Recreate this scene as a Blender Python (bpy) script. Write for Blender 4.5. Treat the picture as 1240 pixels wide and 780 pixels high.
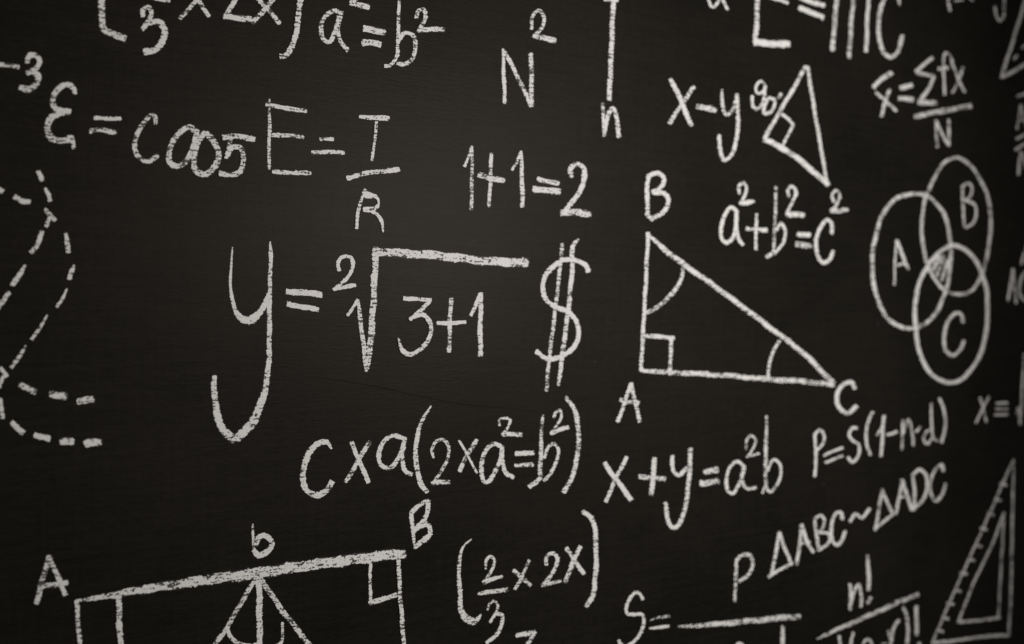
import bpy, math, random
from mathutils import Vector
random.seed(7)
S = bpy.context.scene
for o in list(bpy.data.objects):
    bpy.data.objects.remove(o, do_unlink=True)

# ------------------------------------------------------------------ camera
LENS, THETA, DIST, EYE = 40.0, math.radians(37.0), 1.10, 1.50
cam_data = bpy.data.cameras.new('camera')
cam_data.lens = LENS
cam_data.sensor_width = 36.0
cam_data.clip_start = 0.01
cam_data.clip_end = 50.0
cam = bpy.data.objects.new('camera', cam_data)
S.collection.objects.link(cam)
cam.location = (-DIST * math.sin(THETA), -DIST * math.cos(THETA), EYE)
cam.rotation_euler = (math.radians(90), 0, -THETA)
cam_data.dof.use_dof = True
cam_data.dof.focus_distance = 0.985
cam_data.dof.aperture_fstop = 3.5
cam_data.dof.aperture_blades = 0
S.camera = cam

# ------------------------------------------------------------------ world and lamps
w = bpy.data.worlds.new('World')
S.world = w
w.use_nodes = True
bg = w.node_tree.nodes['Background']
bg.inputs['Color'].default_value = (1.0, 0.96, 0.92, 1)
bg.inputs['Strength'].default_value = 0.05

ld = bpy.data.lights.new('spot_lamp', 'SPOT')
ld.spot_size = math.radians(126)
ld.spot_blend = 1.0
ld.shadow_soft_size = 0.12
ld.energy = 50.5
ld.color = (1.0, 0.965, 0.925)
lamp = bpy.data.objects.new('spot_lamp', ld)
S.collection.objects.link(lamp)
lamp.location = (0.54, -1.08, 1.72)
lamp.rotation_euler = (Vector((-0.10, 0.0, 1.53)) - lamp.location).to_track_quat('-Z', 'Y').to_euler()

S.view_settings.view_transform = 'Standard'
S.view_settings.look = 'None'
S.view_settings.exposure = 0.0
S.view_settings.gamma = 1.0
S.view_settings.use_curve_mapping = False
S.render.engine = 'CYCLES'
S.cycles.transparent_max_bounces = 24
S.render.resolution_x, S.render.resolution_y = 1024, 644

# ------------------------------------------------------------------ pixel of the photograph -> point on the board plane (y = 0)
FPX = LENS / 36.0 * 1240.0
ST, CT = math.sin(THETA), math.cos(THETA)


def on_board(px, py):
    t = (px - 620.0) / FPX
    s = -(py - 390.0) / FPX
    k = DIST * CT / (CT - t * ST)
    return (-DIST * ST + k * (ST + t * CT), EYE + k * s)


# ------------------------------------------------------------------ materials
def new_mat(name):
    m = bpy.data.materials.new(name)
    m.use_nodes = True
    nt = m.node_tree
    return m, nt, nt.nodes['Principled BSDF']


def node(nt, kind, **kw):
    n = nt.nodes.new(kind)
    for k, v in kw.items():
        setattr(n, k, v)
    return n


def math_node(nt, op, a, b=None, c=None, clamp=False):
    n = node(nt, 'ShaderNodeMath', operation=op, use_clamp=clamp)
    for i, v in enumerate((a, b, c)):
        if v is None:
            continue
        if isinstance(v, (int, float)):
            n.inputs[i].default_value = v
        else:
            nt.links.new(v, n.inputs[i])
    return n.outputs[0]


def noise(nt, pos, scale, detail=2.0, rough=0.5, loc=(0, 0, 0)):
    mp = node(nt, 'ShaderNodeMapping')
    mp.inputs['Scale'].default_value = scale
    mp.inputs['Location'].default_value = loc
    nt.links.new(pos, mp.inputs['Vector'])
    n = node(nt, 'ShaderNodeTexNoise')
    n.inputs['Scale'].default_value = 1.0
    n.inputs['Detail'].default_value = detail
    n.inputs['Roughness'].default_value = rough
    nt.links.new(mp.outputs['Vector'], n.inputs['Vector'])
    return n.outputs[0]


def smooth(nt, v, lo, hi, a=0.0, b=1.0):
    n = node(nt, 'ShaderNodeMapRange', interpolation_type='SMOOTHSTEP')
    nt.links.new(v, n.inputs[0])
    for i, x in ((1, lo), (2, hi), (3, a), (4, b)):
        if isinstance(x, (int, float)):
            n.inputs[i].default_value = x
        else:
            nt.links.new(x, n.inputs[i])
    return n.outputs[0]


def board_grain(nt, pos):
    a = noise(nt, pos, (100, 60, 500), 2.0, 0.6)
    b = noise(nt, pos, (500, 300, 620), 1.5, 0.6, (3, 1, 7))
    return math_node(nt, 'ADD', math_node(nt, 'MULTIPLY', a, 0.60), math_node(nt, 'MULTIPLY', b, 0.40))


def board_material():
    m, nt, p = new_mat('painted_slate')
    g = node(nt, 'ShaderNodeNewGeometry')
    pos = g.outputs['Position']
    grain = board_grain(nt, pos)
    smear = noise(nt, pos, (3.2, 2, 4.6), 4.0, 0.6, (5, 0, 2))
    brush = noise(nt, pos, (14, 2, 210), 3.0, 0.6, (1, 0, 9))
    vert = noise(nt, pos, (260, 2, 9), 2.0, 0.5, (4, 0, 4))
    f = math_node(nt, 'MULTIPLY_ADD', smear, 0.55, math_node(nt, 'MULTIPLY', brush, 0.32))
    f = math_node(nt, 'ADD', f, math_node(nt, 'MULTIPLY', vert, 0.13))
    f = math_node(nt, 'MULTIPLY_ADD', grain, 0.55, f)          # about 0.78 mean
    f = smooth(nt, f, 0.52, 1.02)
    mix = node(nt, 'ShaderNodeMix', data_type='RGBA')
    nt.links.new(f, mix.inputs[0])
    mix.inputs[6].default_value = (0.0052, 0.0050, 0.0040, 1)
    mix.inputs[7].default_value = (0.0160, 0.0140, 0.0113, 1)
    # stray chalk specks
    mp = node(nt, 'ShaderNodeMapping')
    mp.inputs['Scale'].default_value = (46, 1, 46)
    nt.links.new(pos, mp.inputs['Vector'])
    vo = node(nt, 'ShaderNodeTexVoronoi', feature='F1', voronoi_dimensions='3D')
    vo.inputs['Scale'].default_value = 1.0
    nt.links.new(mp.outputs['Vector'], vo.inputs['Vector'])
    sep = node(nt, 'ShaderNodeSeparateColor')
    nt.links.new(vo.outputs['Color'], sep.inputs[0])
    pick = math_node(nt, 'GREATER_THAN', sep.outputs[0], 0.88)
    rad = math_node(nt, 'MULTIPLY_ADD', sep.outputs[1], 0.020, 0.012)
    dist = math_node(nt, 'ADD', vo.outputs['Distance'], math_node(nt, 'MULTIPLY_ADD', grain, 0.08, -0.04))
    spot = math_node(nt, 'MULTIPLY', math_node(nt, 'LESS_THAN', dist, rad), pick)
    spot = math_node(nt, 'MULTIPLY', spot, math_node(nt, 'MULTIPLY_ADD', sep.outputs[2], 0.25, 0.05))
    mix2 = node(nt, 'ShaderNodeMix', data_type='RGBA')
    nt.links.new(spot, mix2.inputs[0])
    nt.links.new(mix.outputs[2], mix2.inputs[6])
    mix2.inputs[7].default_value = (0.5, 0.48, 0.46, 1)
    nt.links.new(mix2.outputs[2], p.inputs['Base Color'])
    p.inputs['Roughness'].default_value = 0.46
    p.inputs['Specular IOR Level'].default_value = 0.062
    p.inputs['Specular Tint'].default_value = (1.0, 0.88, 0.77, 1)
    bump = node(nt, 'ShaderNodeBump')
    bump.inputs['Strength'].default_value = 0.28
    bump.inputs['Distance'].default_value = 0.0006
    h = math_node(nt, 'MULTIPLY_ADD', brush, 0.35, grain)
    nt.links.new(h, bump.inputs['Height'])
    nt.links.new(bump.outputs[0], p.inputs['Normal'])
    return m


def chalk_material(name='white_chalk', col=(0.80, 0.785, 0.765, 1)):
    m, nt, p = new_mat(name)
    g = node(nt, 'ShaderNodeNewGeometry')
    pos = g.outputs['Position']
    grain = board_grain(nt, pos)
    at_e = node(nt, 'ShaderNodeAttribute', attribute_name='edge')
    at_p = node(nt, 'ShaderNodeAttribute', attribute_name='pressure')
    e, pr = at_e.outputs['Fac'], at_p.outputs['Fac']
    broad = noise(nt, pos, (55, 20, 90), 2.0, 0.5, (9, 2, 1))
    thr = math_node(nt, 'MULTIPLY_ADD', pr, -0.24, 0.582)
    thr = math_node(nt, 'ADD', thr, math_node(nt, 'MULTIPLY_ADD', broad, 0.16, -0.08))
    thr = math_node(nt, 'ADD', thr, smooth(nt, e, 0.50, 1.0, 0.0, 0.25))
    cov = smooth(nt, math_node(nt, 'SUBTRACT', grain, thr), -0.014, 0.014)
    film = smooth(nt, e, 0.55, 0.92, 0.09, 0.0)
    alpha = math_node(nt, 'MAXIMUM', cov, film)
    nt.links.new(alpha, p.inputs['Alpha'])
    tone = noise(nt, pos, (400, 90, 520), 2.0, 0.6, (2, 8, 3))
    hsv = node(nt, 'ShaderNodeHueSaturation')
    hsv.inputs['Color'].default_value = col
    nt.links.new(math_node(nt, 'MULTIPLY_ADD', tone, 0.50, 0.74), hsv.inputs['Value'])
    nt.links.new(hsv.outputs[0], p.inputs['Base Color'])
    p.inputs['Roughness'].default_value = 1.0
    p.inputs['Specular IOR Level'].default_value = 0.0
    bump = node(nt, 'ShaderNodeBump')
    bump.inputs['Strength'].default_value = 0.5
    bump.inputs['Distance'].default_value = 0.0005
    nt.links.new(grain, bump.inputs['Height'])
    nt.links.new(bump.outputs[0], p.inputs['Normal'])
    return m


BOARD = board_material()
CHALK = chalk_material()

# ------------------------------------------------------------------ the blackboard: a bevelled slab whose face is y = 0
def slab(name, x0, x1, z0, z1, t, b, mat):
    prof = [(0.0, b), (b * 0.3, b * 0.3), (b, 0.0)]          # inset, depth behind the face
    rings = []
    for inset, y in reversed(prof):
        rings.append([(x0 + inset, y, z0 + inset), (x1 - inset, y, z0 + inset), (x1 - inset, y, z1 - inset), (x0 + inset, y, z1 - inset)])
    rings.append([(x0, t, z0), (x1, t, z0), (x1, t, z1), (x0, t, z1)])
    v = [q for r in rings for q in r]
    f = [(0, 1, 2, 3)]
    for i in range(len(rings) - 1):
        for j in range(4):
            k = (j + 1) % 4
            f.append((i * 4 + j, (i + 1) * 4 + j, (i + 1) * 4 + k, i * 4 + k))
    n = 4 * (len(rings) - 1)
    f.append((n + 3, n + 2, n + 1, n))
    me = bpy.data.meshes.new(name)
    me.from_pydata(v, [], f)
    me.materials.append(mat)
    o = bpy.data.objects.new(name, me)
    S.collection.objects.link(o)
    return o


board = slab('blackboard', -1.25, 2.15, 0.72, 2.28, 0.022, 0.003, BOARD)
board['label'] = 'dark matte blackboard covered in white chalk formulas and diagrams'
board['category'] = 'blackboard'

# ------------------------------------------------------------------ strokes
# zoom windows of the photograph in which the strokes were measured: origin and magnification
WIN = {'A0': (0, 0, 3), 'A1': (310, 0, 3), 'A2': (620, 0, 3), 'A3': (930, 0, 3),
       'B0': (0, 260, 3), 'B1': (310, 260, 3), 'B2': (620, 260, 3), 'B3': (930, 260, 3),
       'C0': (0, 520, 3), 'C1': (310, 520, 3), 'C2': (620, 520, 3), 'C3': (930, 520, 3),
       'T1': (1120, 0, 7.8), 'T2': (860, 80, 5.2), 'T3': (860, 200, 5.2), 'T4': (1120, 100, 7.8),
       'T5': (1120, 270, 7.8), 'T6': (1120, 430, 7.8), 'T7': (960, 460, 4.875), 'T8': (400, 210, 7.8),
       'T9': (1060, 180, 5.2),
       'U1': (980, 660, 6.5), 'U2': (1110, 540, 6.5), 'U3': (1110, 660, 6.5), 'U4': (860, 660, 6.5),
       'U5': (720, 700, 8.857), 'U6': (240, 620, 4.875), 'U7': (540, 640, 5.57), 'U8': (860, 550, 4.133),
       'V1': (500, 470, 5.2), 'V2': (240, 280, 4.878), 'V3': (240, 420, 4.878), 'V4': (0, 190, 5.571),
       'V5': (850, 0, 7.75), 'V6': (860, 480, 5.575), 'V7': (400, 280, 3.9), 'Z8': (0, 400, 4.875)}


def parse(win, text):
    """'w: x,y[,w] x,y ... | w: ...' in window pixels -> list of strokes [(px, py, width_px)]; an optional p after the width sets the pressure"""
    ox, oy, sc = WIN[win]
    out = []
    for part in text.split('|'):
        head, body = part.split(':')
        bits = head.split()
        w0 = float(bits[0])
        pr = float(bits[1]) if len(bits) > 1 else None
        pts = []
        for tok in body.split():
            n = [float(q) for q in tok.split(',')]
            px, wd = ox + n[0] / sc, (n[2] if len(n) > 2 else w0) / sc
            blur = 1.7 * min(max((px - 640) / 520.0, 0.0), 1.0)
            pts.append((px, oy + n[1] / sc, max(wd - blur, wd * 0.62)))
        out.append((pts, pr))
    return out


def catmull(pts, step=1.6):
    P = [Vector(p) for p in pts]
    if len(P) == 1:
        P = [P[0] - Vector((1, 0, 0)), P[0] + Vector((1, 0, 0))]
    P = [P[0] * 2 - P[1]] + P + [P[-1] * 2 - P[-2]]
    res = []
    for i in range(1, len(P) - 2):
        p0, p1, p2, p3 = P[i - 1:i + 3]

        def dt(a, b):
            return max(((b - a).xy.length) ** 0.5, 1e-3)
        t1 = dt(p0, p1)
        t2 = t1 + dt(p1, p2)
        t3 = t2 + dt(p2, p3)
        n = max(2, int((p2 - p1).xy.length / step))
        for j in range(n):
            t = t1 + (t2 - t1) * j / n
            a1 = p0 * ((t1 - t) / t1) + p1 * (t / t1)
            a2 = p1 * ((t2 - t) / (t2 - t1)) + p2 * ((t - t1) / (t2 - t1))
            a3 = p2 * ((t3 - t) / (t3 - t2)) + p3 * ((t - t2) / (t3 - t2))
            b1 = a1 * ((t2 - t) / t2) + a2 * (t / t2)
            b2 = a2 * ((t3 - t) / (t3 - t1)) + a3 * ((t - t1) / (t3 - t1))
            res.append(b1 * ((t2 - t) / (t2 - t1)) + b2 * ((t - t1) / (t2 - t1)))
    res.append(P[-2].copy())
    return res


COLS = (-1.0, -0.6, -0.2, 0.2, 0.6, 1.0)
WIDEN = 1.13


def chalk_mesh(name, strokes, base, level):
    """one mesh of domed chalk ribbons lying on the board; returns it with its centre"""
    verts, faces, edge, press = [], [], [], []
    for si, (pts, pr) in enumerate(strokes):
        c = catmull(pts)
        pr = random.uniform(0.44, 0.70) if pr is None else pr
        d0 = (c[0] - c[1]).xy.normalized() if (c[0] - c[1]).xy.length > 1e-6 else Vector((1, 0))
        d1 = (c[-1] - c[-2]).xy.normalized() if (c[-1] - c[-2]).xy.length > 1e-6 else Vector((1, 0))
        ext0, ext1 = c[0].z * 0.28, c[-1].z * 0.28
        pre = [Vector((c[0].x + d0.x * ext0 * k, c[0].y + d0.y * ext0 * k, c[0].z)) for k in (1.0, 0.66, 0.33)]
        post = [Vector((c[-1].x + d1.x * ext1 * k, c[-1].y + d1.y * ext1 * k, c[-1].z)) for k in (0.33, 0.66, 1.0)]
        c = pre + c + post
        acc = [0.0]
        for a, b in zip(c, c[1:]):
            acc.append(acc[-1] + (b - a).xy.length)
        tot = acc[-1]
        ph1, ph2, ph3 = (random.uniform(0, 6.28) for _ in range(3))
        start = len(verts)
        lift = 0.00012 + 0.00007 * ((level + si) % 14)
        for i, q in enumerate(c):
            a, b = c[max(i - 2, 0)], c[min(i + 2, len(c) - 1)]
            tg = (b - a).xy
            tg = tg.normalized() if tg.length > 1e-6 else Vector((1, 0))
            nx, ny = -tg.y, tg.x
            u = acc[i]
            hw = 0.5 * q.z * WIDEN * (1 + 0.05 * math.sin(u * 0.21 + ph1) + 0.04 * math.sin(u * 0.53 + ph2))
            off = 0.05 * q.z * math.sin(u * 0.16 + ph3)
            hend0, hend1 = max(c[0].z * 0.45, 1.0), max(c[-1].z * 0.45, 1.0)
            s = max(0.0, 1 - u / hend0, 1 - (tot - u) / hend1)
            for v in COLS:
                x, z = on_board(q.x + nx * (hw * v + off), q.y + ny * (hw * v + off))
                dome = 0.00010 * (1 - v * v) + 0.00004 * (u / tot)
                verts.append((x - base[0], -(lift + dome), z - base[1]))
                edge.append(min(1.0, (abs(v) ** 4 + s ** 4) ** 0.25))
                press.append(pr + 0.07 * math.sin(u * 0.11 + ph2 * 2) + 0.05 * math.sin(u * 0.29 + ph1 * 3))
        n = len(COLS)
        for i in range(len(c) - 1):
            for j in range(n - 1):
                k = start + i * n + j
                faces.append((k, k + 1, k + n + 1, k + n))
    cx = sum(p[0] for p in verts) / len(verts)
    cz = sum(p[2] for p in verts) / len(verts)
    verts = [(p[0] - cx, p[1], p[2] - cz) for p in verts]
    me = bpy.data.meshes.new(name)
    me.from_pydata(verts, [], faces)
    for nm, arr in (('edge', edge), ('pressure', press)):
        me.attributes.new(nm, 'FLOAT', 'POINT').data.foreach_set('value', arr)
    me.polygons.foreach_set('use_smooth', [True] * len(faces))
    me.materials.append(CHALK)
    return me, (cx, 0.0, cz)


def thing(name, label, cat, parts, group=None):
    """an Empty on the board at the foot of the writing, one child mesh per character or line"""
    parsed = [(n, parse(wn, tx)) for n, wn, tx in parts]
    allp = [on_board(p[0], p[1]) for _, st in parsed for pts, _ in st for p in pts]
    base = (0.5 * (min(p[0] for p in allp) + max(p[0] for p in allp)), min(p[1] for p in allp))
    root = bpy.data.objects.new(name, None)
    root.empty_display_size = 0.02
    root.location = (base[0], 0.0, base[1])
    root['label'] = label
    root['category'] = cat
    if group:
        root['group'] = group
    S.collection.objects.link(root)
    level = 0
    for n, st in parsed:
        me, loc = chalk_mesh(n, st, base, level)
        level += len(st)
        o = bpy.data.objects.new(n, me)
        o.location = loc
        S.collection.objects.link(o)
        o.parent = root
    return root


# ------------------------------------------------------------------ left column
thing('bracketed_product', 'chalk bracket holding a fraction over three times two x, beside a squared equals b squared', 'formula', [
    ('bracket', 'A0', '29: 400,-165,14 376,-90 367,0 371,60 380,110 412,126 455,138'),
    ('fraction_bar', 'A0', '17: 500,-14 560,-6 616,4'),
    ('digit_two', 'A0', '18: 530,-100 545,-125 575,-115 570,-80 535,-40 | 18: 530,-40 565,-42 605,-35'),
    ('digit_three', 'A0', '21: 519,60 519,38 538,28 550,48 542,72 516,108 | 27: 540,78 575,82 597,115 588,155 560,182 524,188'),
    ('multiplication_sign', 'A0', '19: 652,70 690,26 722,-8 765,-75 | 19: 757,60 738,30 718,-4 665,-80'),
    ('digit_two', 'A0', '20: 820,-60 840,-95 870,-90 878,-50 850,5 815,62 | 27: 812,62 860,65 908,70'),
    ('letter_x', 'A1', '23: -14,84 30,34 66,-8 95,-50 | 21: -10,-25 40,35 84,86'),
    ('bracket', 'A1', '24: 150,-90,16 160,-30 156,30 149,80 141,135 122,182 102,203 86,206'),
])
thing('quadratic_identity', 'chalk a squared equals b squared written above E equals I over R', 'equation', [
    ('letter_a', 'A1', '20: 312,50 285,38 252,60 236,100 242,140 264,154 284,122 302,62 | 18: 311,42 298,100 306,150 334,184'),
    ('superscript_two', 'A1', '18: 348,-50 365,-72 388,-62 382,-35 355,5 | 25: 342,10 375,18 408,28'),
    ('equals_sign', 'A1', '29: 392,106 430,110 466,118 | 27: 386,154 420,157 450,164'),
    ('letter_b', 'A1', '16: 520,-30,10 517,60 514,140 510,205 484,238 466,240 | 19: 515,152 538,120 568,128 577,170 565,218 534,234 512,228'),
    ('superscript_two', 'A1', '18: 581,66 588,40 607,34 614,60 600,92 588,116 | 21: 588,112 636,106 682,110'),
])
thing('minus_three', 'short chalk dash and small digit three written above the round e', 'formula', [
    ('minus_sign', 'A0', '19: -30,232 20,237 68,243'),
    ('digit_three', 'A0', '23: 98,226 104,205 128,202 143,222 130,250 98,268 | 27: 118,262 138,278 130,308 104,326 72,318'),
])
thing('cosine_equation', 'chalk rounded e equals cos written as one word in thick strokes', 'equation', [
    ('letter_e', 'A0', '26: 273,342,16 266,318 242,306 208,330 190,368 202,395 230,402 254,404 | 29: 250,404 205,416 174,448 176,490 210,510 264,504 | 18: 265,504 268,538'),
    ('equals_sign', 'A0', '17: 342,430 390,430 438,432 | 21: 327,477 370,472 420,482'),
    ('letter_c', 'A0', '22: 563,452,15 562,425 548,418 518,452 490,512 489,548 510,576 540,586 572,566'),
    ('letter_o', 'A0', '25: 716,484 682,462 645,490 615,548 613,585 636,603 668,592 692,560 706,512 714,478'),
    ('letter_o', 'A0', '27: 745,482 716,520 702,580 712,620 745,634 778,608 792,560 776,515 748,484'),
    ('letter_s', 'A0', '24: 810,500 860,496 922,506 | 19: 836,508 830,540 820,574 | 23: 824,566 842,536 872,540 883,590 868,626 835,635 796,631'),
])
thing('energy_fraction_equation', 'chalk capital E equals I over R, thin scratchy letters with a slanted fraction bar', 'equation', [
    ('letter_e', 'A1', '15 0.5: 48,360,8 49,450 47,540 47,614 | 20: 36,380 100,392 182,405 | 18 0.5: 58,490 110,492 172,498 | 19: 60,624 130,628 198,630'),
    ('equals_sign', 'A1', '17: 232,508 255,505 280,505 | 19: 202,553 260,553 318,555'),
    ('letter_i', 'A1', '22: 375,425,14 430,427 480,432 | 13 0.48: 437,440 430,510 420,584'),
    ('fraction_bar', 'A1', '21: 330,648 380,634 440,624 518,617'),
    ('letter_r', 'T8', '38 0.6: 325,150 300,220 275,300 250,410 243,520 | 58 0.62: 305,190,90 360,205,70 420,215,44 448,250,30 445,300,36 400,335,56 310,345,60 | 38 0.6: 390,360 440,395 480,460 495,555,16'),
])
thing('dashed_curves', 'two crossing dashed chalk curves drawn under the word cos', 'diagram', [
    ('dash', 'V4', '44: -30,205 18,232'), ('dash', 'V4', '42: 97,268 150,300 200,305'),
    ('dash', 'V4', '40: 255,98 282,160'), ('dash', 'V4', '34: 303,218 325,255 335,298'),
    ('dash', 'V4', '38: 302,355 335,390 372,428'), ('dash', 'V4', '34: 335,405 310,472'),
    ('dash', 'V4', '38: 285,503 250,590 208,645'), ('dash', 'V4', '40: 440,512,26 452,570 460,642'),
    ('dash', 'B0', '21: 90,184,12 68,220 46,256'), ('dash', 'B0', '21: 30,280 8,318 -12,345'),
    ('dash', 'B0', '20: 268,184,10 258,210 250,234'), ('dash', 'B0', '14: 242,270,8 225,305 204,335'),
    ('dash', 'B0', '15: 170,365,8 145,408 114,454'), ('dash', 'B0', '18: 92,476,10 65,520 40,556'),
    ('dash', 'Z8', '30: 2,222 18,240 40,272'), ('dash', 'Z8', '28: 22,268 8,300 -8,340'),
    ('dash', 'Z8', '32: -2,405 8,460 16,518'),
    ('dash', 'Z8', '44: 118,322 160,345 210,362'), ('dash', 'Z8', '52: 295,378 345,384 390,388'), ('dash', 'Z8', '50: 460,418 505,412 548,410'),
    ('dash', 'Z8', '40: 68,545 100,575 136,602'), ('dash', 'Z8', '42: 205,620 250,632 290,640'), ('dash', 'Z8', '48: 356,658 395,655 428,655'), ('dash', 'Z8', '54: 500,668 545,658 592,660'),
    ('dash', 'B0', '21: -40,395 -68,440'), ('dash', 'V4', '44: -150,150 -90,178'),
])

# ------------------------------------------------------------------ centre
thing('root_equation', 'largest chalk equation, tall y equals square root of three plus one', 'equation', [
    ('letter_y', 'V2', '20 0.75: 203,95,8 196,180,15 190,290,19 200,400,24 225,478,34 270,520,52 310,525,58 356,488,48 392,428,36 420,365,26 | '
                       '34: 425,62,10 428,110,25 425,250,28 421,400,32 420,600,35 418,745,35 408,850,40 383,980,48 345,1080,58 295,1160,64 228,1225,60 | '
                       '48: 95,856,32 95,960,44 112,1080,48 150,1180,56 215,1232,64'),
    ('equals_sign', 'V2', '42 0.8: 522,356,34 600,362 724,374 | 36 0.8: 528,430 620,448 707,462'),
    ('index_two', 'V7', '21 0.75: 40,186 36,148 62,119 98,125 106,162 82,215 42,256 15,276 | 22 0.75: 15,273 70,263 117,256'),
    ('radical_sign', 'V7', '18 0.75: 80,398 105,360 128,325 | 26: 128,325,20 140,420 155,540 167,660,18 | 36 0.5: 172,650,22 186,540 200,350 208,200 212,78'),
    ('radical_bar', 'V7', '48 0.6: 206,96,40 300,103 500,115 720,140 927,150'),
    ('digit_three', 'V7', '22 0.75: 345,318 410,321 472,328 | 24 0.7: 465,335 422,375 374,416 | 25 0.65: 385,408 438,394 470,440 466,500 432,550 370,581 335,560 318,504,10'),
    ('plus_sign', 'V7', '24: 570,318 564,440 561,570 | 22 0.75: 505,432 570,434 638,430'),
    ('digit_one', 'V7', '20 0.75: 662,398 685,350 708,296 | 26: 711,294 707,440 708,588'),
])
thing('squared_letter_n', 'chalk capital N squared standing above one plus one equals two', 'formula', [
    ('letter_n', 'A2', '16: -33,178,10 -30,270 -27,374 | 18: -32,182 0,240 38,318 70,386 | 20: 68,195 70,290 70,386'),
    ('superscript_two', 'A2', '16: 70,106,12 75,60 97,38 116,62 108,100 80,130 | 24: 78,132 120,140 158,147'),
])
thing('addition_sum', 'chalk one plus one equals two, between N squared and the dollar sign', 'equation', [
    ('digit_one', 'A1', '13: 757,605 772,570 785,532 | 16: 785,532,10 784,640 782,763'),
    ('plus_sign', 'A1', '16: 854,558 851,650 846,750 | 24: 808,635 850,648 900,655'),
    ('digit_one', 'A2', '12: -2,617 16,592 32,550 | 18: 32,550,12 35,650 37,752'),
    ('equals_sign', 'A2', '21: 92,650 130,660 168,668 | 27: 78,686 125,692 172,698'),
    ('digit_two', 'A2', '22: 213,642 212,612 236,597 261,615 258,660 235,710 190,768 | 30: 176,772 225,773 282,778'),
])
thing('limit_bar', 'long vertical chalk stroke with a small letter n under it', 'formula', [
    ('vertical_stroke', 'A2', '22: 370,-60 367,10 363,120 358,240 353,362 | 16: 335,-2 362,2 384,2'),
    ('letter_n', 'A2', '16: 328,376 332,440 335,494 | 20: 336,486,12 345,430 364,395 378,420 386,498'),
])
thing('dollar_sign', 'chalk dollar sign with two long slanting bars', 'symbol', [
    ('curve', 'B2', '20 0.8: 278,205 266,182 230,166 180,168 136,200 113,250 118,300 150,330 200,352 234,388 241,440 216,490 170,518 125,522 88,498'),
    ('slanting_bar', 'B2', '17: 183,106 170,230 150,400 135,520 124,640'),
    ('slanting_bar', 'B2', '20: 240,90,12 222,110 218,200 205,330 190,450 178,540 168,620,14'),
])
thing('bracketed_equation', 'long chalk line c times a, then two times a squared equals b squared in brackets', 'equation', [
    ('letter_c', 'C1', '26: 273,70,10 258,46,20 235,46 200,76 175,130 171,182 186,224 220,241 254,222 276,190'),
    ('multiplication_sign', 'C1', '20: 345,45 375,115 408,192 | 20: 412,44 370,115 325,192'),
    ('letter_a', 'C1', '20: 540,34 500,22 460,50 444,95 455,130 488,138 514,110 536,62 | 19: 541,30 530,90 540,150 566,164'),
    ('bracket', 'V1', '36: 112,112,12 65,190,26 30,280,34 17,380 22,500,38 50,600,40 88,655,34'),
    ('digit_two', 'V1', '26: 128,440,18 118,392 145,336 190,324 220,358 218,430 185,510 125,596 | 36: 116,600 170,592 228,590'),
    ('multiplication_sign', 'V1', '18 0.75: 288,330 340,420 400,535 | 33: 398,325 340,420 290,522'),
    ('letter_a', 'V1', '33: 555,368 512,350 465,382 432,450 430,540 452,592 482,580 522,508 552,430 558,370 | 33: 556,365 562,460 582,535 630,562'),
    ('superscript_two', 'V1', '22: 542,238 540,205 575,190 608,196 600,238 562,294 | 36: 556,292 620,288 682,292'),
    ('equals_sign', 'V1', '36: 645,412 700,410 760,410 | 32: 642,488 700,485 755,480'),
    ('letter_b', 'V1', '27: 816,170,20 808,300 804,430,34 800,570,36 | 34: 802,562 770,595 728,620 | 26: 826,440 850,370 885,350 912,385 905,450 870,530 822,585'),
    ('superscript_two', 'V1', '22: 884,186 898,150 925,138 932,178 904,232 868,285 | 32: 866,287 920,263 978,245'),
    ('bracket', 'V1', '36: 960,55,26 1010,130 1035,220 1040,340 1025,470 990,580 948,655'),
])
thing('bracketed_product', 'chalk bracket holding two thirds times two x, under the long bracketed equation', 'formula', [
    ('bracket', 'U7', '32: 176,68,8 118,122,18 92,200,28 88,320,34 95,450,36 105,555,46 138,608,66 178,628,66 212,610,36 235,580,10'),
    ('digit_two', 'U7', '25: 268,272,18 270,216 298,188 324,206 316,260 268,350 | 36: 250,368 300,345 380,322,22'),
    ('fraction_bar', 'U7', '36: 215,442,26 300,427 415,408'),
    ('digit_three', 'U7', '22: 278,550,14 294,506 324,492 348,520 340,560 296,632 | 30: 340,575 378,586 374,650 342,710 272,772'),
    ('multiplication_sign', 'U7', '34: 452,282 510,330 568,384 | 28: 560,214 512,320 462,410'),
    ('digit_two', 'U7', '31: 672,246 676,192 714,168 748,196 740,255 700,320 652,378 | 30: 640,382 700,370 770,352'),
    ('letter_x', 'C2', '18: 195,430 225,475 260,524 | 20: 246,425 220,480 190,556'),
    ('bracket', 'C2', '21: 254,298 284,318 298,360 303,450 300,540 291,600 268,643'),
])
thing('digit_seven', 'chalk digit seven under the two thirds bracket', 'digit', [
    ('digit_top', 'C2', '20: 16,749 50,742 84,735'),
    ('digit_stem', 'C2', '17: 84,736 62,770 34,808 14,850'),
])
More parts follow.
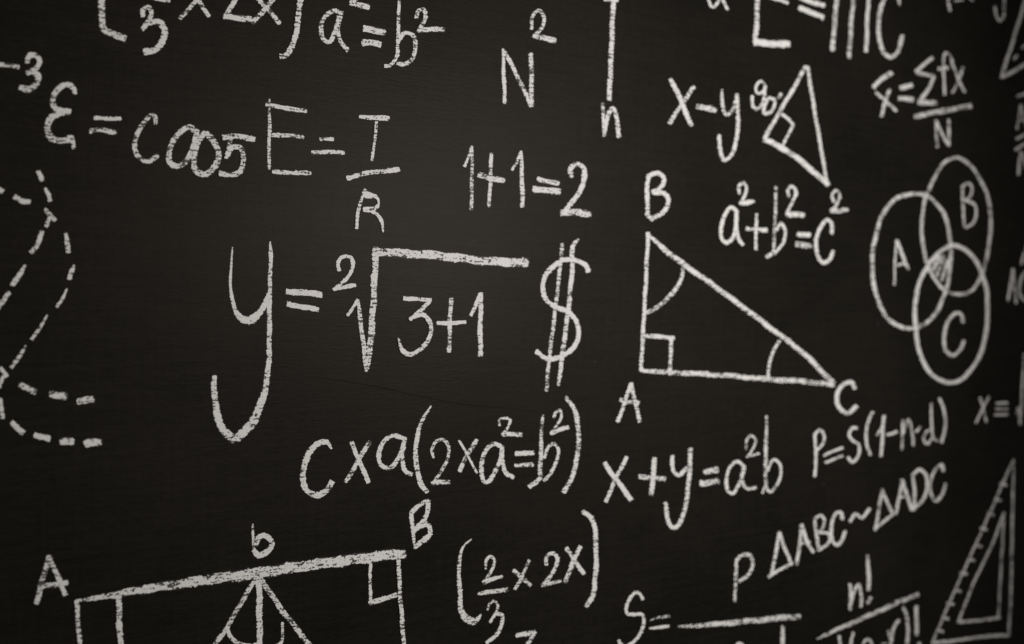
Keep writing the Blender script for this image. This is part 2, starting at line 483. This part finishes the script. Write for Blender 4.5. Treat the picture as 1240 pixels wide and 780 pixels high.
thing('divided_figure', 'chalk figure with thick sloping top line, corner square and three rays fanning down', 'diagram', [
    ('letter_a', 'C0', '24: 178,460 155,545 132,632 | 23: 178,460 205,525 238,600 | 23: 140,572 190,565 244,556'),
    ('letter_b', 'U6', '21: 322,72,12 322,140 326,215 | 38: 338,195 360,145 400,142 432,185 415,225 355,258 328,225'),
    ('letter_b', 'C1', '17 0.65: 563,300 568,360 576,434,8 | 20 0.65: 564,300 596,274 626,258 | 20 0.65: 626,260 618,310 596,345 574,370 | 26 0.65: 584,354 622,342 | 21 0.65: 626,345 629,380 606,404 576,426'),
    ('top_line', 'C0', '40 0.62: 276,621,12 340,613,19 430,597,28 560,575,37 760,545,42 920,523,45 1130,492,45 1330,466,45 1467,450,42'),
    ('side_line', 'C0', '20: 277,622 282,700 290,800 300,960'),
    ('inner_line', 'C0', '25: 430,606 432,700 437,800 444,960'),
    ('side_line', 'C1', '19: 516,462 519,560 525,650 536,790 548,960'),
    ('corner_square', 'C1', '14: 417,486 414,560 418,636 | 22: 412,633 460,616 514,600'),
    ('ray', 'U6', '34: 338,395 250,540 170,680 104,776 10,930'),
    ('ray', 'U6', '42: 358,385 360,560 363,790 366,930'),
    ('ray', 'U6', '39: 365,388 480,560 650,778 760,930'),
    ('arc', 'U6', '30: 166,680 190,740 240,774 310,788 350,780'),
    ('arc', 'U6', '26: 497,650,18 486,770 440,800'),
])

# ------------------------------------------------------------------ right of centre
thing('difference', 'chalk x minus y beside the little tilted triangle', 'formula', [
    ('letter_x', 'A2', '22: 576,286 612,362 650,456 | 20: 661,315 615,380 572,449'),
    ('minus_sign', 'A2', '26: 672,386 705,394 740,401'),
    ('letter_y', 'T2', '30: 72,148,22 76,250 100,306 134,284 160,220 | 33: 166,180 172,300 166,450 130,560 84,594 62,540 56,436'),
])
thing('tilted_triangle', 'small tilted chalk triangle with ninety degrees marked at its corner', 'diagram', [
    ('side', 'T2', '35: 602,2 530,130 440,282 340,458'),
    ('side', 'T2', '46: 342,462 440,510 560,590 742,748'),
    ('side', 'T2', '31: 612,5 652,260 690,480 736,752'),
    ('corner_mark', 'T2', '27: 446,302 485,330 520,370 | 28: 520,370 486,440 450,505'),
    ('digit_nine', 'T2', '25: 346,122 318,96 286,132 296,174 330,162 346,124 | 29: 346,130 334,210 310,258 284,272 262,240 262,188'),
    ('digit_zero', 'T2', '29: 402,212 368,200 342,248 338,296 372,294 402,250 402,212'),
    ('degree_mark', 'T2', '36: 430,202 446,174'),
])
thing('pythagoras_equation', 'chalk a squared plus b squared equals c squared above the large triangle', 'equation', [
    ('letter_a', 'T3', '33: 165,288 130,266 92,310 70,390 76,470 106,490 140,460 160,380 166,290 | 32: 165,285 164,400 176,462 206,502'),
    ('superscript_two', 'T3', '28: 184,182 180,132 208,110 228,145 215,192 188,240 | 38: 186,240 230,236 272,230'),
    ('plus_sign', 'T3', '27: 290,308 287,420 284,530 | 36: 226,400 290,406 355,412'),
    ('letter_b', 'T3', '27: 412,135 408,300 401,450 396,545 | 36: 402,548 376,562 350,580 | 28: 414,412 440,366 466,402 456,490 400,560'),
    ('superscript_two', 'T3', '29: 490,200 486,152 514,136 536,170 520,222 480,302 | 44: 476,314 530,312 586,316'),
    ('equals_sign', 'T3', '40: 546,436 586,438 625,440 | 46: 536,500 584,503 630,506'),
    ('letter_c', 'T3', '33: 762,430 756,362 730,346 690,390 663,480 671,570 706,616 746,594 768,542'),
    ('superscript_two', 'T3', '28: 776,232 768,190 792,160 815,192 800,240 768,290 | 40: 758,286 810,286 866,278'),
])
thing('right_triangle', 'large chalk right triangle lettered A, B and C at its corners', 'diagram', [
    ('side', 'B2', '18: 494,66 488,200 480,350 474,460 468,568'),
    ('side', 'B2', '24: 492,70,14 560,132 640,192 760,278 930,405 1060,505 1168,614'),
    ('side', 'B2', '24: 466,566,18 600,574 760,583 930,598 1060,606 1168,618'),
    ('angle_arc', 'B2', '20: 490,356 540,326 588,278 612,236 624,188'),
    ('corner_square', 'B2', '20: 482,440 530,443 588,448 | 18: 578,450 575,510 572,582'),
    ('angle_arc', 'B2', '16: 972,456 944,505 932,550 930,600'),
    ('letter_b', 'A2', '21: 495,636 489,700 492,778 | 20: 495,640 524,628 548,645 543,675 508,700 | 22: 510,700 552,704 566,735 548,772 500,795 | 20: 484,778 510,797'),
    ('letter_a', 'B2', '17: 430,612 408,680 382,752 | 18: 430,612 445,680 461,752 | 20: 390,672 420,680 458,685'),
    ('letter_c', 'B3', '22: 315,632 304,609 280,612 256,640 250,680 265,710 290,720 320,694'),
])
thing('linear_equation', 'chalk x plus y equals a squared b, below the large triangle', 'equation', [
    ('letter_x', 'C2', '22: 335,122 380,185 433,256 | 18: 416,100 376,180 340,263'),
    ('plus_sign', 'C2', '22: 518,105 512,170 505,238 | 23: 462,172 510,175 555,182'),
    ('letter_y', 'C2', '19: 581,95 586,148 605,168 634,138 | 21: 648,70 642,170 630,270 606,344 584,357 566,330 556,266'),
    ('equals_sign', 'C2', '28: 698,152 722,150 746,147 | 30: 684,196 718,193 748,188'),
    ('letter_a', 'V6', '31: 228,474 178,442 128,480 106,570 120,640 150,656 184,606 214,530 228,482 | 34: 226,476 208,560 244,620 304,614'),
    ('superscript_two', 'V6', '25: 240,356 240,300 270,266 302,292 290,345 248,406 | 26: 240,408 290,396 326,384'),
    ('letter_b', 'V6', '33: 376,132,24 373,300 368,450 372,600 | 28: 370,600 346,652 | 28: 386,505 405,452 430,426 466,452 476,520 450,600 400,646 374,600'),
])
thing('simple_interest_formula', 'chalk P equals S times one minus n d in brackets, climbing toward the Venn circles', 'equation', [
    ('letter_p', 'T7', '26: 128,318 136,430 130,570 | 26: 126,326 158,297 184,330 176,380 140,416'),
    ('equals_sign', 'T7', '24: 182,446 230,425 292,400 | 27: 192,490 240,470 292,446'),
    ('letter_s', 'T7', '27: 376,286 350,284 330,324 352,358 386,380 391,425 370,470 345,484 325,456'),
    ('bracket', 'T7', '27: 470,190 445,240 432,310 436,390 456,444'),
    ('digit_one', 'T7', '21: 494,326 518,290 536,220 | 28: 536,212 526,340 519,450'),
    ('minus_sign', 'T7', '28: 555,325 584,316 610,304'),
    ('letter_n', 'T7', '25: 645,240 645,330 640,410 | 25: 650,310 680,235 700,300 708,390'),
    ('dot', 'T7', '26: 722,306 748,280'),
    ('letter_d', 'T7', '25: 815,140 814,250 830,346 852,360 | 25: 812,290 780,312 770,360 790,380 816,345'),
    ('bracket', 'T7', '28: 864,110 890,170 900,260 880,370'),
])
thing('similar_triangles_statement', 'chalk p and triangle ABC similar to triangle ADC, climbing steeply to the right', 'formula', [
    ('letter_p', 'U4', '36: 204,118 200,280 190,446 | 40: 202,128 240,86 304,78 334,130 310,220 224,286'),
    ('triangle_symbol', 'U8', '24: 345,390 326,500 305,606 | 25: 345,390 372,470 406,552 | 22: 290,615 350,577 408,545'),
    ('letter_a', 'U8', '26: 456,352 446,450 432,552 | 26: 456,352 480,430 514,492 | 20: 446,446 498,440'),
    ('letter_b', 'U8', '25: 520,322 530,410 541,482 | 22: 520,326 550,306 570,330 560,370 530,395 | 22: 540,392 588,398 592,440 545,477'),
    ('letter_c', 'U8', '25: 660,326 650,291 625,300 605,350 605,420 630,454 656,430 673,384'),
    ('similarity_sign', 'U8', '24: 697,338 725,298 755,318 795,272'),
    ('triangle_symbol', 'U8', '25: 860,174 840,280 822,380 | 25: 860,174 885,240 914,302 | 24: 822,376 870,336 916,300'),
    ('letter_a', 'U8', '25: 960,128 945,220 925,302 | 27: 960,128 985,210 1010,282 | 20: 945,218 992,206'),
    ('letter_d', 'U8', '25: 1012,98 1020,180 1020,278 | 25: 1014,102 1045,76 1076,100 1082,170 1062,230 1020,272'),
    ('letter_c', 'U8', '25: 1166,86 1156,51 1130,70 1105,120 1100,190 1125,235 1156,205 1176,148'),
])
thing('area_fraction', 'chalk S equals a long fraction bar, beneath the lone letter p', 'equation', [
    ('letter_s', 'U5', '46: 517,228 490,176 450,152 402,188 352,270 335,340 352,384 430,390 508,388 527,450 510,540 460,640 395,705 330,735 288,715 256,668'),
    ('equals_sign', 'U5', '40: 588,456,12 680,427,34 800,402,46 | 42: 588,538,26 690,530,48 795,516,38'),
    ('fraction_bar', 'U4', '55: -258,643,16 -170,638,40 0,626,50 300,598,60 560,573,62 705,562,56'),
    ('digit_one', 'U4', '44: 574,640 567,740 558,860'),
    ('letter_n', 'U4', '36: 190,850 205,785 232,772 262,800 268,860'),
])

# ------------------------------------------------------------------ right edge
thing('letter_fragment', 'small chalk letter a cut off above x minus y', 'letter', [
    ('letter_a', 'V5', '40: 120,-110 70,-70 62,0 84,55 110,68 136,40 165,-30 | 40: 172,-80 195,0 216,42 240,92'),
])
thing('mass_energy_equation', 'big chalk E equals m c in thick tall strokes above the tilted triangle', 'equation', [
    ('letter_e', 'V5', '58: 522,-220 521,-60 515,150 498,395 | 80 0.8: 496,400 650,408 815,418 | 42: 560,-50 640,-22 720,0 805,28 | 60: 525,-215 700,-200 800,-185'),
    ('equals_sign', 'V5', '58 0.8: 920,-20 1030,20 1142,56 | 64 0.8: 912,74 1020,115 1132,166'),
    ('letter_m', 'A3', '24: 252,-70 248,0 240,90 233,184 | 22: 252,-50 285,-75 306,-40 300,90 293,210 | 20: 310,-50 340,-75 360,-40 358,90 355,188'),
    ('letter_c', 'A3', '22: 476,20,12 466,-20 440,-30 412,20 400,70 402,130 418,192 442,208 464,194 480,158 486,130'),
    ('superscript_two', 'A3', '18: 490,-90 505,-115 528,-105 520,-70 492,-45 | 20: 490,-42 540,-30'),
])
thing('mean_formula', 'chalk x bar equals sigma f x over N', 'equation', [
    ('bar', 'A3', '24: 382,318 415,287 448,264'),
    ('letter_x', 'A3', '18: 392,336 430,370 465,404 | 20: 440,326 425,372 410,424'),
    ('equals_sign', 'A3', '26: 480,320 502,316 522,310 | 27: 476,358 500,360 525,362'),
    ('sigma_sign', 'A3', '20: 597,210 562,238 536,260 | 21: 536,262 568,270 602,276 | 20: 602,278 580,325 548,368 | 26: 544,374 610,373'),
    ('letter_f', 'A3', '16: 640,345 636,260 642,192 656,198 668,226 | 21: 618,252 650,246'),
    ('letter_x', 'A3', '17: 664,226 690,288 712,336 | 18: 706,246 690,292 667,338'),
    ('fraction_bar', 'A3', '26: 530,424 630,404 734,386'),
    ('letter_n', 'A3', '18: 610,438 612,490 615,535 | 16: 612,442 634,490 656,530 | 17: 655,434 657,480 655,530'),
])
thing('venn_diagram', 'three overlapping chalk circles lettered A, B and C with a shaded middle', 'diagram', [
    ('circle', 'B3', '22: 519,-74 480,-66 440,-36 412,10 388,90 378,180 386,262 408,332 446,388 500,412 548,408 598,372 640,292 660,200 663,110 650,30 625,-25 580,-66 525,-76 495,-70'),
    ('circle', 'B3', '20: 575,-80 560,0 558,60 564,120 582,190 612,244 650,280 700,290 740,274 772,228 792,160 806,80 808,0 798,-62 772,-125 730,-182 686,-208 640,-188 602,-132 582,-86'),
    ('circle', 'B3', '22: 580,182 622,136 670,113 712,124 752,166 780,222 795,290 795,390 780,480 740,560 692,603 650,610 600,585 560,528 540,450 533,360 540,282 560,222 584,178'),
    ('shading', 'T5', '62 0.42: 66,425 96,375 130,318 | 62 0.42: 108,496 140,412 176,310 | 46 0.60: 150,545 184,450 214,355 | 34 0.75: 76,450 112,380 146,310'),
    ('letter_a', 'B3', '14: 465,92 460,170 457,255 | 19: 466,92 488,150 508,198 | 18: 462,186 500,176'),
    ('letter_b', 'T9', '28: 545,236 547,350 557,490 | 26: 546,238 580,215 603,246 596,295 560,330 | 28: 565,328 618,352 632,410 610,470 565,496'),
    ('letter_c', 'B3', '20: 706,392 700,362 680,358 650,392 636,450 646,496 670,512 696,490 708,458'),
])
thing('ratio_of_letters', 'chalk letter A with a bar above and a double line below, beside the mean formula', 'formula', [
    ('bar', 'T4', '50: 875,132 936,108 1010,78'),
    ('letter_a', 'T4', '38: 902,210 886,330 870,440 | 38: 904,210 934,330 965,440 | 30: 890,360 945,345'),
    ('double_line', 'T4', '50: 862,530 936,494 1010,458 | 42: 850,636 936,584 1010,545'),
    ('letter_a', 'A3', '16: 917,552 912,590 908,636 | 16: 918,552 932,590 945,636'),
])
thing('letters_ac', 'chalk letters A and C beside the Venn circles', 'letters', [
    ('letter_a', 'T5', '40: 830,432 806,590 785,735 | 40: 830,432 846,590 858,760 | 34: 802,625 852,615'),
    ('letter_c', 'T5', '44: 1000,440 960,450 915,505 892,590 906,695 952,742 1000,720'),
    ('slash', 'T5', '40: 1000,110 950,240 905,392'),
])
thing('root_equation', 'small chalk x equals a root, right of the bracketed one minus n d', 'equation', [
    ('letter_x', 'T6', '38: 520,402 550,510 580,635 | 36: 605,396 540,510 482,640'),
    ('equals_sign', 'T6', '36: 672,456 726,452 780,450 | 32: 666,510 780,508 | 36: 658,566 720,564 778,560'),
    ('radical_sign', 'T6', '32: 858,560 876,490 | 34: 876,490 895,655 | 36: 896,655 910,400 924,150 934,-10 | 36: 934,-10 1040,20'),
])
thing('set_square', 'cut off chalk set square outline beside the hooked letter y', 'diagram', [
    ('edge', 'T1', '50: 722,730 775,560 830,390 900,160 980,-110'),
    ('edge', 'T1', '52: 728,732 810,688 936,612 1080,530'),
    ('tick', 'T1', '38: 840,560 868,525'),
    ('tick', 'T1', '38: 915,455 945,425'),
])
thing('cut_off_formula', 'cut off chalk formula ending in a hooked letter y, above the mean formula', 'formula', [
    ('digit_one', 'T1', '42: 210,-110 216,-30 224,50 238,108'),
    ('minus_sign', 'T1', '28: 280,8 320,4 362,0'),
    ('letter_x', 'T1', '36: 390,-90 450,8 | 30: 455,-90 400,-20'),
    ('letter_y', 'T1', '44: 748,-120 746,40 738,150 706,196 668,140 656,62'),
])
thing('factorial_fraction', 'chalk n factorial over a bracketed term, beside the lower set square', 'formula', [
    ('letter_n', 'U1', '38: 318,308 326,400 320,510 | 37: 326,470 350,370 386,308 404,380 408,486'),
    ('exclamation_mark', 'U1', '44: 458,84,36 465,220 465,352 | 44: 456,460 484,412'),
    ('fraction_bar', 'U1', '50: 55,742,18 130,705,38 250,650,46 500,540,50 700,450,54 855,386,48'),
    ('letter_r', 'U1', '38: 234,714 240,800 246,900'),
    ('bracket', 'U1', '36: 345,690 322,780 318,880'),
    ('letter_n', 'U1', '36: 405,860 422,780 446,744 476,748 492,800 496,870'),
    ('minus_sign', 'U1', '18: 560,778 610,772'),
    ('letter_r', 'U1', '34: 616,674 630,740 642,830 | 42: 640,760 660,650 702,592'),
    ('bracket', 'U1', '42: 736,490 764,560 771,680 758,830'),
    ('exclamation_mark', 'U1', '46: 838,480 838,600 840,710 | 44: 866,764 858,800'),
])
thing('set_square', 'chalk set square with a row of ticks and an inner triangle', 'diagram', [
    ('edge', 'U3', '31: 766,-678,16 700,-540 610,-330 460,5 290,380 125,765'),
    ('edge', 'U3', '36: 764,-670,20 754,-300 748,0 740,400 722,720'),
    ('edge', 'U3', '42: 118,772 350,746 560,716 728,712'),
    ('inner_edge', 'U3', '32: 684,-252 590,0 450,290 328,600'),
    ('inner_edge', 'U3', '32: 686,-255 672,0 655,300 640,560'),
    ('inner_edge', 'U3', '42: 320,604 480,595 652,568'),
] + [('tick', 'U3', '36: %d,%d %d,%d' % (x - 52, y - 12, x, y)) for x, y in
     ((706, -470), (660, -350), (604, -235), (548, -120), (508, 12), (450, 122), (390, 226), (340, 364), (290, 470), (250, 582), (208, 682))])

# ------------------------------------------------------------------ old scratches under the paint, raised hairlines of the board itself
def scratch(win, text):
    for pts, _ in parse(win, text):
        c = catmull(pts, 6.0)
        verts, faces = [], []
        for i, q in enumerate(c):
            x, z = on_board(q.x, q.y)
            k = 1.0 - abs(2.0 * i / (len(c) - 1) - 1.0) ** 3
            h = 0.00016 * k + 0.00002
            wz = 0.0007
            verts += [(x, 0.0002, z - wz), (x, -h, z), (x, 0.0002, z + wz)]
        for i in range(len(c) - 1):
            a = i * 3
            faces += [(a, a + 1, a + 4, a + 3), (a + 1, a + 2, a + 5, a + 4)]
        me = bpy.data.meshes.new('scratch')
        me.from_pydata(verts, [], faces)
        me.materials.append(BOARD)
        o = bpy.data.objects.new('scratch', me)
        S.collection.objects.link(o)
        o.parent = board


scratch('B1', '3: 190,590 300,602 450,628 620,664 760,690 900,702 1050,716')
scratch('C2', '3: 60,314 170,322 325,345')
scratch('C2', '3: 384,380 430,384 462,400')
scratch('V1', '3: 180,705 330,722 470,716')
